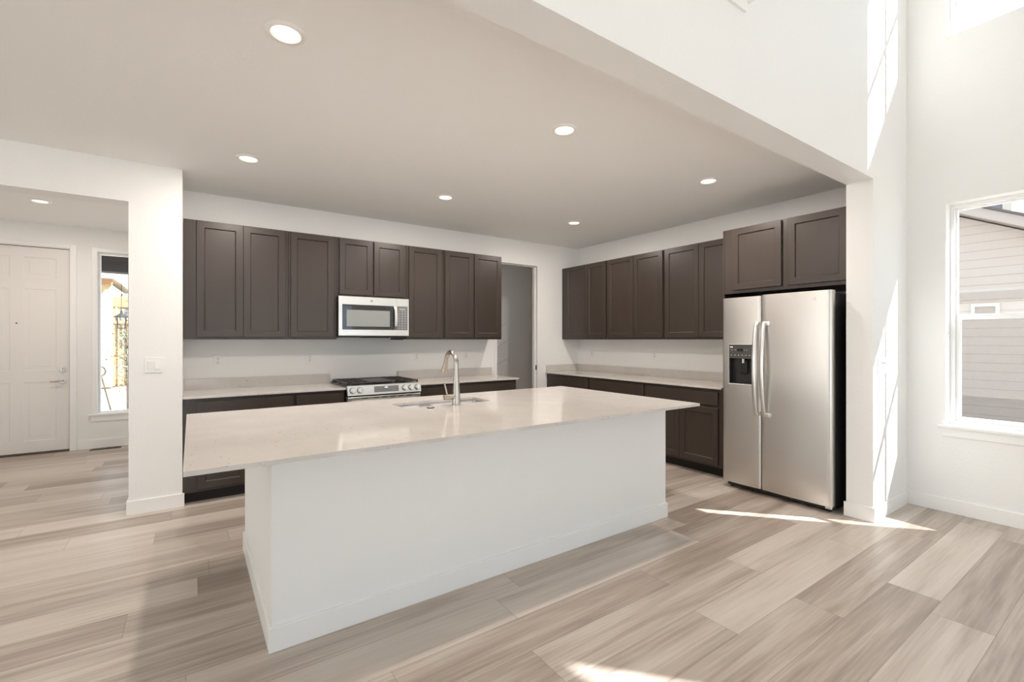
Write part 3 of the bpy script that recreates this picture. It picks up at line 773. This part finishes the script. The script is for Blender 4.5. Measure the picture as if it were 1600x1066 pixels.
# dispenser recess with its surround
y0, y1, z0, z1 = dh
bm = BM(); xi = FX0-.012
box(bm, FX0+.045, FX0+.050, y0, y1, z0, z1); box(bm, FX0-.004, FX0+.05, y0, y0+.004, z0, z1); box(bm, FX0-.004, FX0+.05, y1-.004, y1, z0, z1); box(bm, FX0-.004, FX0+.05, y0, y1, z0, z0+.004); box(bm, FX0-.004, FX0+.05, y0, y1, z1-.004, z1)
dp = link('dispenser_recess', bm, M['blackplastic'], fz)
bm = BM(); box(bm, FX0-.012, FX0+.03, y0+.004, y1-.004, z1-.125, z1-.004, .003); link('dispenser_panel', bm, M['grey'], dp) if False else link('dispenser_panel', bm, mat('dispenser_panel_grey', (.075, .07, .066), .3), fz)
for i in range(6): bm = BM(); box(bm, FX0-.0128, FX0-.0118, y1-.022-i*.034-.005, y1-.022-i*.034+.005, z1-.098, z1-.090); link('touch_icon', bm, M['icon'], fz)
for yy in (y1-.028, y1-.058, y0+.075, y0+.05):
    bm = BM(); box(bm, FX0-.0128, FX0-.0118, yy-.004, yy+.004, z1-.050, z1-.043); link('touch_icon', bm, M['icon'], fz)
bm = BM(); box(bm, FX0-.0128, FX0-.0118, y0+.082, y1-.078, z1-.060, z1-.034); link('display_window', bm, M['dark'], fz)
bm = BM(); box(bm, FX0-.0128, FX0-.0118, y1-.036, y1-.010, z1-.026, z1-.014); link('white_label', bm, M['plastic'], fz)
bm = BM(); cyl(bm, (FX0+.012, (y0+y1)/2-.012, z1-.140), .010, .05, 'Z', 16); link('water_nozzle', bm, M['plastic'], fz, True)
bm = BM(); box(bm, FX0+.022, FX0+.030, (y0+y1)/2-.045, (y0+y1)/2+.02, z1-.26, z1-.135, .003); link('dispenser_paddle', bm, M['dark'], fz)
bm = BM()
for (a, b_, c, d_) in ((y0-.008, y0+.001, z0-.008, z1+.006), (y1-.001, y1+.010, z0-.008, z1+.006), (y0, y1, z0-.010, z0+.001), (y0, y1, z1-.001, z1+.006)): box(bm, FX0-.0155, FX0-.002, a, b_, c, d_, .003, 2)
link('dispenser_trim', bm, M['steel_bright'], fz)
# curved handles
def handle(yc, y_in):
    bm = BM(); n = 20; prev = None; z0, z1 = .700, 1.530
    for k in range(n+1):
        s = k/n; z = z0 + (z1-z0)*s; bow = .052*math.sin(math.pi*s)**.75
        x = FX0-.016-bow
        pr = []
        for q in range(12):
            a = 2*math.pi*q/12; pr.append(bm.verts.new((x + .010*math.cos(a), yc + .0165*math.sin(a), z)))
        if prev:
            for q in range(12): bm.faces.new((prev[q], prev[(q+1) % 12], pr[(q+1) % 12], pr[q]))
        else: bm.faces.new(pr[::-1])
        prev = pr
    bm.faces.new(prev)
    for z in (z0, z1-.034): box(bm, FX0-.026, FX0-.001, min(yc, y_in), max(yc, y_in), z, z+.034, .004, 2)
    bmesh.ops.recalc_face_normals(bm, faces=bm.faces)
    return bm
link('door_handle', handle(FS+.034, FS+.012), M['steel_bright'], fz, True)
link('door_handle', handle(FS-.034, FS-.085), M['steel_bright'], ff, True)
roundel(.017, (FX0-.0045, -3.627, 1.700), 'X', ff)

# ------------------------------------------------------------------ ceiling downlights
def downlight(label, x, y, first=None):
    if first:
        c = copy_tree(first); c.location = (x, y, H); c['label'] = label; return c
    t = thing('recessed_light', label, 'ceiling light', (0, 0, H), 0, 'round recessed ceiling lights')
    bm = BM(); lathe(bm, [(.058, -.002), (.064, -.010), (.078, -.008), (.086, -.001), (.086, 0)], (0, 0, 0), 40); link('trim_ring', bm, M['trim'], t, True, local=True)
    bm = BM(); lathe(bm, [(0, -.0045), (.045, -.0045), (.059, -.0025)], (0, 0, 0), 40)
    for f in bm.faces: f.normal_flip()
    link('lens', bm, M['lens'], t, True, local=True)
    ld = bpy.data.lights.new('lamp', 'AREA'); ld.shape = 'DISK'; ld.size = .10; ld.energy = LAMP; ld.color = LAMPCOL
    lo = bpy.data.objects.new('lamp', ld); C.objects.link(lo); lo.parent = t; lo.location = (0, 0, -.012)
    t.location = (x, y, H)
    return t
L0 = downlight('round recessed ceiling light nearest the camera, above the left end of the island', -4.560, -2.985)
downlight('round recessed ceiling light above the left end of the back counter', -4.553, -1.215, L0)
downlight('round recessed ceiling light above the middle of the island', -2.875, -2.97, L0)
downlight('round recessed ceiling light in front of the microwave', -2.867, -1.205, L0)
downlight('round recessed ceiling light in front of the refrigerator', -1.180, -2.94, L0)
downlight('round recessed ceiling light nearest the far kitchen corner', -1.157, -1.18, L0)
downlight('round recessed ceiling light in the entry hall by the front door', -6.164, 1.232, L0)

# ------------------------------------------------------------------ outlets and switches
def outlet_proto():
    t = thing('wall_outlet', 'x', 'outlet', (0, 0, 0))
    bm = BM(); box(bm, -.035, .035, -.006, 0, -.0575, .0575, .002, 2); link('cover_plate', bm, M['plastic'], t, local=True)
    bm = BM(); box(bm, -.0165, .0165, -.008, -.0058, -.034, .034, .001); s = link('socket', bm, M['plastic'], t, local=True)
    bm = BM()
    for z in (.016, -.016):
        box(bm, -.0085, -.0055, -.0084, -.0078, z-.001, z+.008); box(bm, .0050, .0080, -.0084, -.0078, z-.001, z+.008); cyl(bm, (0, -.0081, z-.008), .0034, .0006, 'Y', 10)
    link('slot', bm, M['slot'], s, local=True)
    return t
op = outlet_proto(); first = True
for x, y, z, rz, lab in ((-4.703, 0, 1.168, 0, 'white duplex outlet at the left end of the back wall'),
                         (-3.873, 0, 1.170, 0, 'white duplex outlet just left of the gas range and microwave'),
                         (-2.656, 0, 1.172, 0, 'white duplex outlet just right of the gas range, left of the faucet'),
                         (-1.972, 0, 1.171, 0, 'white duplex outlet on the back wall right of the faucet, nearest the pantry'),
                         (0, -.303, 1.170, -90, 'white duplex outlet on the right wall near the far corner'),
                         (0, -1.441, 1.173, -90, 'white duplex outlet in the middle of the right wall backsplash')):
    o = op if first else copy_tree(op); first = False
    o.location = (x, y, z); o.rotation_euler = (0, 0, R(rz)); o['label'] = lab; o['group'] = 'kitchen wall outlets'
t = thing('wall_outlet', 'wide white three-slot wall plate on the sunlit wall beside the window', 'outlet', (-.533, YP, 1.172))
bm = BM(); box(bm, -.085, .085, -.007, 0, -.062, .062, .002); link('cover_plate', bm, M['plastic'], t, local=True)
bm = BM()
for x in (-.045, 0, .045): box(bm, x-.006, x+.006, -.0085, -.006, .010, .030); cyl(bm, (x, -.0072, -.002), .005, .003, 'Y', 10)
link('slot', bm, M['slot'], t, local=True)
t = thing('light_switch', 'double white rocker switch plate on the stub wall by the entry', 'light switch', (-5.160, YL, 1.170))
bm = BM(); box(bm, -.060, .060, -.006, 0, -.060, .060, .002, 2); link('cover_plate', bm, M['plastic'], t, local=True)
for x, tilt in ((-.024, 5), (.024, -5)):
    bm = BM(); box(bm, -.0165, .0165, -.010, -.004, -.033, .033, .0015); xform(bm, Matrix.Translation((x, 0, 0)) @ Matrix.Rotation(R(tilt), 4, 'X')); link('rocker', bm, M['plastic'], t, local=True)

# ------------------------------------------------------------------ pantry shelves
for i, z in enumerate((.775, 1.06, 1.345, 1.63)):
    bm = BM(); y0, y1, x0, x1 = .86, 1.198, -1.838, -.73
    for k in range(12): yy = y0+.004+(y1-y0-.008)*k/11; tube(bm, [(x0, yy, z), (x1, yy, z)], .0022 if 0 < k < 11 else .0035, 6)
    for k in range(8): xx = x0+.01+(x1-x0-.02)*k/7; tube(bm, [(xx, y0, z-.005), (xx, y1, z-.005)], .003, 6)
    tube(bm, [(x0, y0, z-.028), (x1, y0, z-.028)], .0035, 6)
    for xx in (x1-.02, x1-.5): tube(bm, [(xx, y0+.01, z-.006), (xx, 1.198, z-.12)], .004, 6)
    nm = ['lowest', 'second lowest', 'second highest', 'highest'][i]
    tag(link('pantry_shelf', bm, M['plastic']), f'{nm} white wire shelf in view inside the pantry', 'shelf', 'wire shelves in the pantry')

# ------------------------------------------------------------------ outside, right hand windows: neighbouring house
M['siding'] = mat('taupe_lap_siding', (.47, .41, .37), .7)
def siding_mat(m):
    N, L, b = nodes(m)
    geo = N.new('ShaderNodeNewGeometry'); sp = N.new('ShaderNodeSeparateXYZ'); L.new(geo.outputs['Position'], sp.inputs[0])
    a = N.new('ShaderNodeMath'); a.operation = 'MULTIPLY'; a.inputs[1].default_value = 1/.178; L.new(sp.outputs[2], a.inputs[0])
    f = N.new('ShaderNodeMath'); f.operation = 'FRACT'; L.new(a.outputs[0], f.inputs[0])
    bp = N.new('ShaderNodeBump'); bp.inputs['Strength'].default_value = 1; bp.inputs['Distance'].default_value = .02; bp.invert = True
    L.new(f.outputs[0], bp.inputs['Height']); L.new(bp.outputs[0], b.inputs['Normal'])
    lt = N.new('ShaderNodeMath'); lt.operation = 'LESS_THAN'; lt.inputs[1].default_value = .06; L.new(f.outputs[0], lt.inputs[0])
    mx = N.new('ShaderNodeMix'); mx.data_type = 'RGBA'; L.new(lt.outputs[0], mx.inputs[0]); mx.inputs[6].default_value = (.47, .41, .37, 1); mx.inputs[7].default_value = (.33, .28, .25, 1)
    L.new(mx.outputs[2], b.inputs['Base Color'])
siding_mat(M['siding'])
M['band'] = mat('taupe_trim', (.30, .255, .225), .7); M['fascia'] = mat('fascia_paint', (.38, .33, .30), .6)
M['greywall'] = mat('blue_grey_siding', (.17, .17, .19), .7); M['cream'] = mat('cream_trim', (.6, .53, .46), .6)
M['ground'] = mat('bare_ground', (.32, .27, .22), .9); noise_color(M['ground'], 3, (.28, .235, .19), (.38, .33, .27))
M['roof'] = mat('asphalt_shingles', (.09, .085, .085), .9)
t = thing('neighboring_house', 'taupe lap-sided gable house wall across the side yard, seen through the right window', 'house', (9.5, -4, -.3))
def gable(bm, xa, xb, pts):
    a = [bm.verts.new((xa, y, z)) for y, z in pts]; b_ = [bm.verts.new((xb, y, z)) for y, z in pts]; n = len(pts)
    bm.faces.new(a); bm.faces.new(b_[::-1])
    for k in range(n): bm.faces.new((a[(k+1) % n], a[k], b_[k], b_[(k+1) % n]))
    bmesh.ops.recalc_face_normals(bm, faces=bm.faces)
sl_ = .505                                      # rake slope
def rz_(y): return 3.981 + (y+2.621)*sl_
bm = BM(); gable(bm, 8.5, 12, [(-6.5, -.33), (-6.5, rz_(-6.5)), (-.8, rz_(-.8)), (6.5, rz_(-.8)-3.5), (6.5, -.33)]); link('siding_wall', bm, M['siding'], t)
bm = BM(); gable(bm, 8.46, 12, [(-7, -.6), (-7, -.33), (7, -.33), (7, -.6)]); link('foundation', bm, M['band'], t)
bm = BM(); gable(bm, 8.05, 12.3, [(-7, rz_(-7)+.02), (-7, rz_(-7)+.22), (-.8, rz_(-.8)+.24), (7, rz_(-.8)-3.5), (7, rz_(-.8)-3.7), (-.8, rz_(-.8)+.04)]); link('rake_roof', bm, M['fascia'], t)
bm = BM(); gable(bm, 8.0, 12.35, [(-7, rz_(-7)+.225), (-7, rz_(-7)+.27), (-.8, rz_(-.8)+.29), (7, rz_(-.8)-3.45), (7, rz_(-.8)-3.5), (-.8, rz_(-.8)+.245)]); link('shingles', bm, M['roof'], t)
bm = BM(); box(bm, 8.44, 8.5, -6.5, 6.5, 2.19, 2.355); link('belt_board', bm, M['band'], t)
bm = BM()
for a, b_, c, d_ in ((-3.23, -3.17, 1.84, 2.11), (-2.87, -2.81, 1.84, 2.11), (-3.17, -2.87, 2.05, 2.11), (-3.17, -2.87, 1.84, 1.90)): box(bm, 8.45, 8.5, a, b_, c, d_)
w_ = link('vent_frame', bm, M['cream'], t)
bm = BM(); box(bm, 8.47, 8.499, -3.17, -2.87, 1.90, 2.05); link('vent_panel', bm, M['band'], w_)
t = thing('farther_house', 'blue-grey house with cream corner board rising behind the neighboring gable', 'house', (16, 0, -.3))
bm = BM(); box(bm, 14, 18, -2.43, 5, -.3, 9); link('siding_wall', bm, M['greywall'], t)
bm = BM(); box(bm, 13.96, 14.3, -2.61, -2.43, -.3, 9); link('corner_board', bm, M['cream'], t)
bm = BM(); box(bm, -60, 60, -60, 60, -.45, -.34); o = link('ground', bm, M['ground']); o['kind'] = 'structure'
bm = BM(); box(bm, XE-8, XW+4, -24, YR-.2, -.3, -.05); o = link('patio_slab', bm, mat('concrete', (.58, .575, .565), .8)); o['kind'] = 'structure'

t = thing('bounce_house', 'plain white house wall added out of view to bounce sunlight into the dining side', 'house', (-15, -3, -.3))  # unseen house, added to throw sunlight back through the left glazing
bm = BM(); box(bm, -20, -14, -14, 4, -.34, 5.5); link('siding_wall', bm, mat('bounce_siding', (.80, .78, .75), .7), t)
bm = BM(); gable(bm, -20.4, -13.6, [(-14.4, 5.5), (-5, 8.6), (4.4, 5.5), (4.4, 5.35), (-14.4, 5.35)]); link('roof', bm, M['roof'], t)
# ------------------------------------------------------------------ outside the entry sidelight
M['conc'] = mat('porch_concrete', (.55, .53, .50), .8)
bm = BM(); box(bm, -9.2, -4.6, YE+.17, 5.0, -.30, -.05); o = link('porch_slab', bm, M['conc']); o['kind'] = 'structure'
bm = BM(); box(bm, -9.2, -5.2, 4.05, 4.35, 2.42, 3.3); box(bm, -9.2, -5.2, YE+.17, 4.05, 2.75, 3.3); o = link('porch_roof', bm, mat('dark_porch_beam', (.06, .05, .05), .7)); tag(o, 'dark porch beam and soffit outside the entry sidelight', 'porch roof')
bm = BM(); box(bm, -5.755, -5.58, 4.36, 4.54, -.05, 3.3, .005); tag(link('porch_post', bm, mat('dark_post', (.07, .06, .06), .6)), 'dark square porch post at the right edge of the entry sidelight', 'post')
t = thing('unfinished_house', 'unfinished house sheathed in yellow board across the street, behind the sidelight', 'house', (-8, 18, -.3))
M['osb'] = mat('yellow_sheathing', (.55, .43, .24), .8); noise_color(M['osb'], 8, (.50, .38, .20), (.60, .48, .28))
M['wood'] = mat('brown_wood_frame', (.42, .24, .13), .8); M['pale_blue'] = mat('pale_blue_panel', (.5, .62, .75), .4)  # plain pale blue for the panel behind the framing
bm = BM(); box(bm, -14, -7.22, 16, 22, -.3, 3.30); link('sheathed_wall', bm, M['osb'], t)
bm = BM(); box(bm, -14, -7.18, 15.85, 16.0, 3.30, 3.48); link('header_board', bm, M['wood'], t)
bm = BM(); gable(bm, -14, -7.1, [(15.4, 3.48), (15.4, 3.60), (19, 6.0), (22.4, 3.60), (22.4, 3.48)]); link('roof_deck', bm, mat('pale_roof_deck', (.62, .60, .57), .8), t)
bm = BM()
for x in (-7.20, -7.08, -6.95, -6.80, -6.6, -6.4): box(bm, x-.02, x+.02, 16.5, 16.6, -.3, 2.9)
box(bm, -7.22, -4, 16.45, 16.65, 2.55, 2.9); box(bm, -7.22, -4, 16.45, 16.65, 1.95, 2.05); link('wall_framing', bm, M['wood'], t)
bm = BM(); box(bm, -7.06, -4, 16.7, 16.8, 2.1, 2.55); link('blue_panel', bm, M['pale_blue'], t)
bm = BM(); box(bm, -7.22, -4, 17.2, 17.3, -.3, 3.0); link('inner_wall', bm, M['osb'], t)
bm = BM(); box(bm, -30, 20, 10.5, 14.2, -.335, -.32); o = link('street', bm, mat('pale_street', (.5, .49, .48), .9)); o['kind'] = 'structure'
# small tree
random.seed(11)
t = thing('young_tree', 'young leafy tree in the front yard seen through the sidelight', 'tree', (-5.95, 6.6, -.34))
bm = BM(); tube(bm, [(-5.95, 6.6, -.34), (-5.96, 6.6, .6), (-5.98, 6.6, 1.8)], [.02, .016, .008], 8)
for k in range(26):
    z = random.uniform(.35, 1.7); a = random.uniform(0, 6.28); l = random.uniform(.12, .3)
    tube(bm, [(-5.96, 6.6, z), (-5.96+l*math.cos(a), 6.6+l*math.sin(a), z+l*.5)], [.006, .003], 5)
link('trunk', bm, mat('bark', (.12, .09, .07), .9), t)
bm = BM()
for k in range(420):
    z = random.gauss(1.2, .38); a = random.uniform(0, 6.28); l = abs(random.gauss(0, .17))
    c = Vector((-5.99+l*math.cos(a), 6.6+l*math.sin(a), z)); u = Vector([random.uniform(-1, 1) for _ in range(3)]).normalized(); w_ = u.orthogonal().normalized(); s = random.uniform(.01, .02)
    bm.faces.new([bm.verts.new(c+u*s*1.5), bm.verts.new(c+w_*s), bm.verts.new(c-u*s*1.5), bm.verts.new(c-w_*s)])
o = link('foliage', bm, mat('grey_green_leaf', (.16, .18, .13), .7), t); o['kind'] = 'stuff'
# lantern hung by the porch post
t = thing('porch_lantern', 'black lantern hanging beside the porch post outside the sidelight', 'lantern', (-5.82, 4.2, 1.75))
bm = BM(); lathe(bm, [(0, .14), (.012, .12), (.02, .085), (.10, .03), (.10, .02), (0, .02)], (-5.82, 4.2, 1.70), 4); tube(bm, [(-5.82, 4.2, 1.83), (-5.82, 4.2, 2.425)], .004, 6); link('lantern_roof', bm, M['slot'], t)
bm = BM()
for sx in (-1, 1):
    for sy in (-1, 1): tube(bm, [(-5.82+sx*.045, 4.2+sy*.045, 1.56), (-5.82+sx*.055, 4.2+sy*.055, 1.72)], .005, 5)
box(bm, -5.87, -5.77, 4.15, 4.25, 1.545, 1.56); link('lantern_cage', bm, M['slot'], t)
# leaning stop stick with round disc
t = thing('yard_sign', 'round disc on a leaning wooden stick outside the sidelight', 'sign', (-6.1, 5, -.34))
bm = BM(); tube(bm, [(-6.165, 5.0, .80), (-5.93, 5.0, -.34)], .012, 8); link('stick', bm, mat('raw_wood', (.55, .42, .28), .8), t)
bm = BM(); lathe(bm, [(.075, 0), (.10, 0), (.10, .012), (.075, .012), (.075, 0)], (0, 0, 0), 24); xform(bm, Matrix.Translation((-6.19, 4.99, .84)) @ Matrix.Rotation(R(90), 4, 'X')); link('disc', bm, mat('grey_ring', (.35, .32, .30), .6), t, True)
# ------------------------------------------------------------------ portals: sky light enters through the openings
def portal(name, loc, rot, sx, sy):
    ld = bpy.data.lights.new(name, 'AREA'); ld.shape = 'RECTANGLE'; ld.size = sx; ld.size_y = sy; ld.cycles.is_portal = True
    o = bpy.data.objects.new(name, ld); C.objects.link(o); o.location = loc; o.rotation_euler = rot
for (a, b_), (c, d_) in ((WA, LZ), (WA, UZ), (WB, LZ), (WB, UZ)): portal('window_portal', (.27, (a+b_)/2, (c+d_)/2), (0, R(90), 0), d_-c, b_-a)
for a, b_, c, d_ in [sl] + uh: portal('window_portal', ((a+b_)/2, YR-.2, (c+d_)/2), (R(90), 0, 0), b_-a, d_-c)
portal('window_portal', (XE-.23, (SLL[0]+SLL[1])/2, 1.29), (0, R(-90), 0), 2.5, 2.75)
portal('window_portal', (-5.71, YE+.2, 1.45), (R(-90), 0, 0), .36, 2.05)
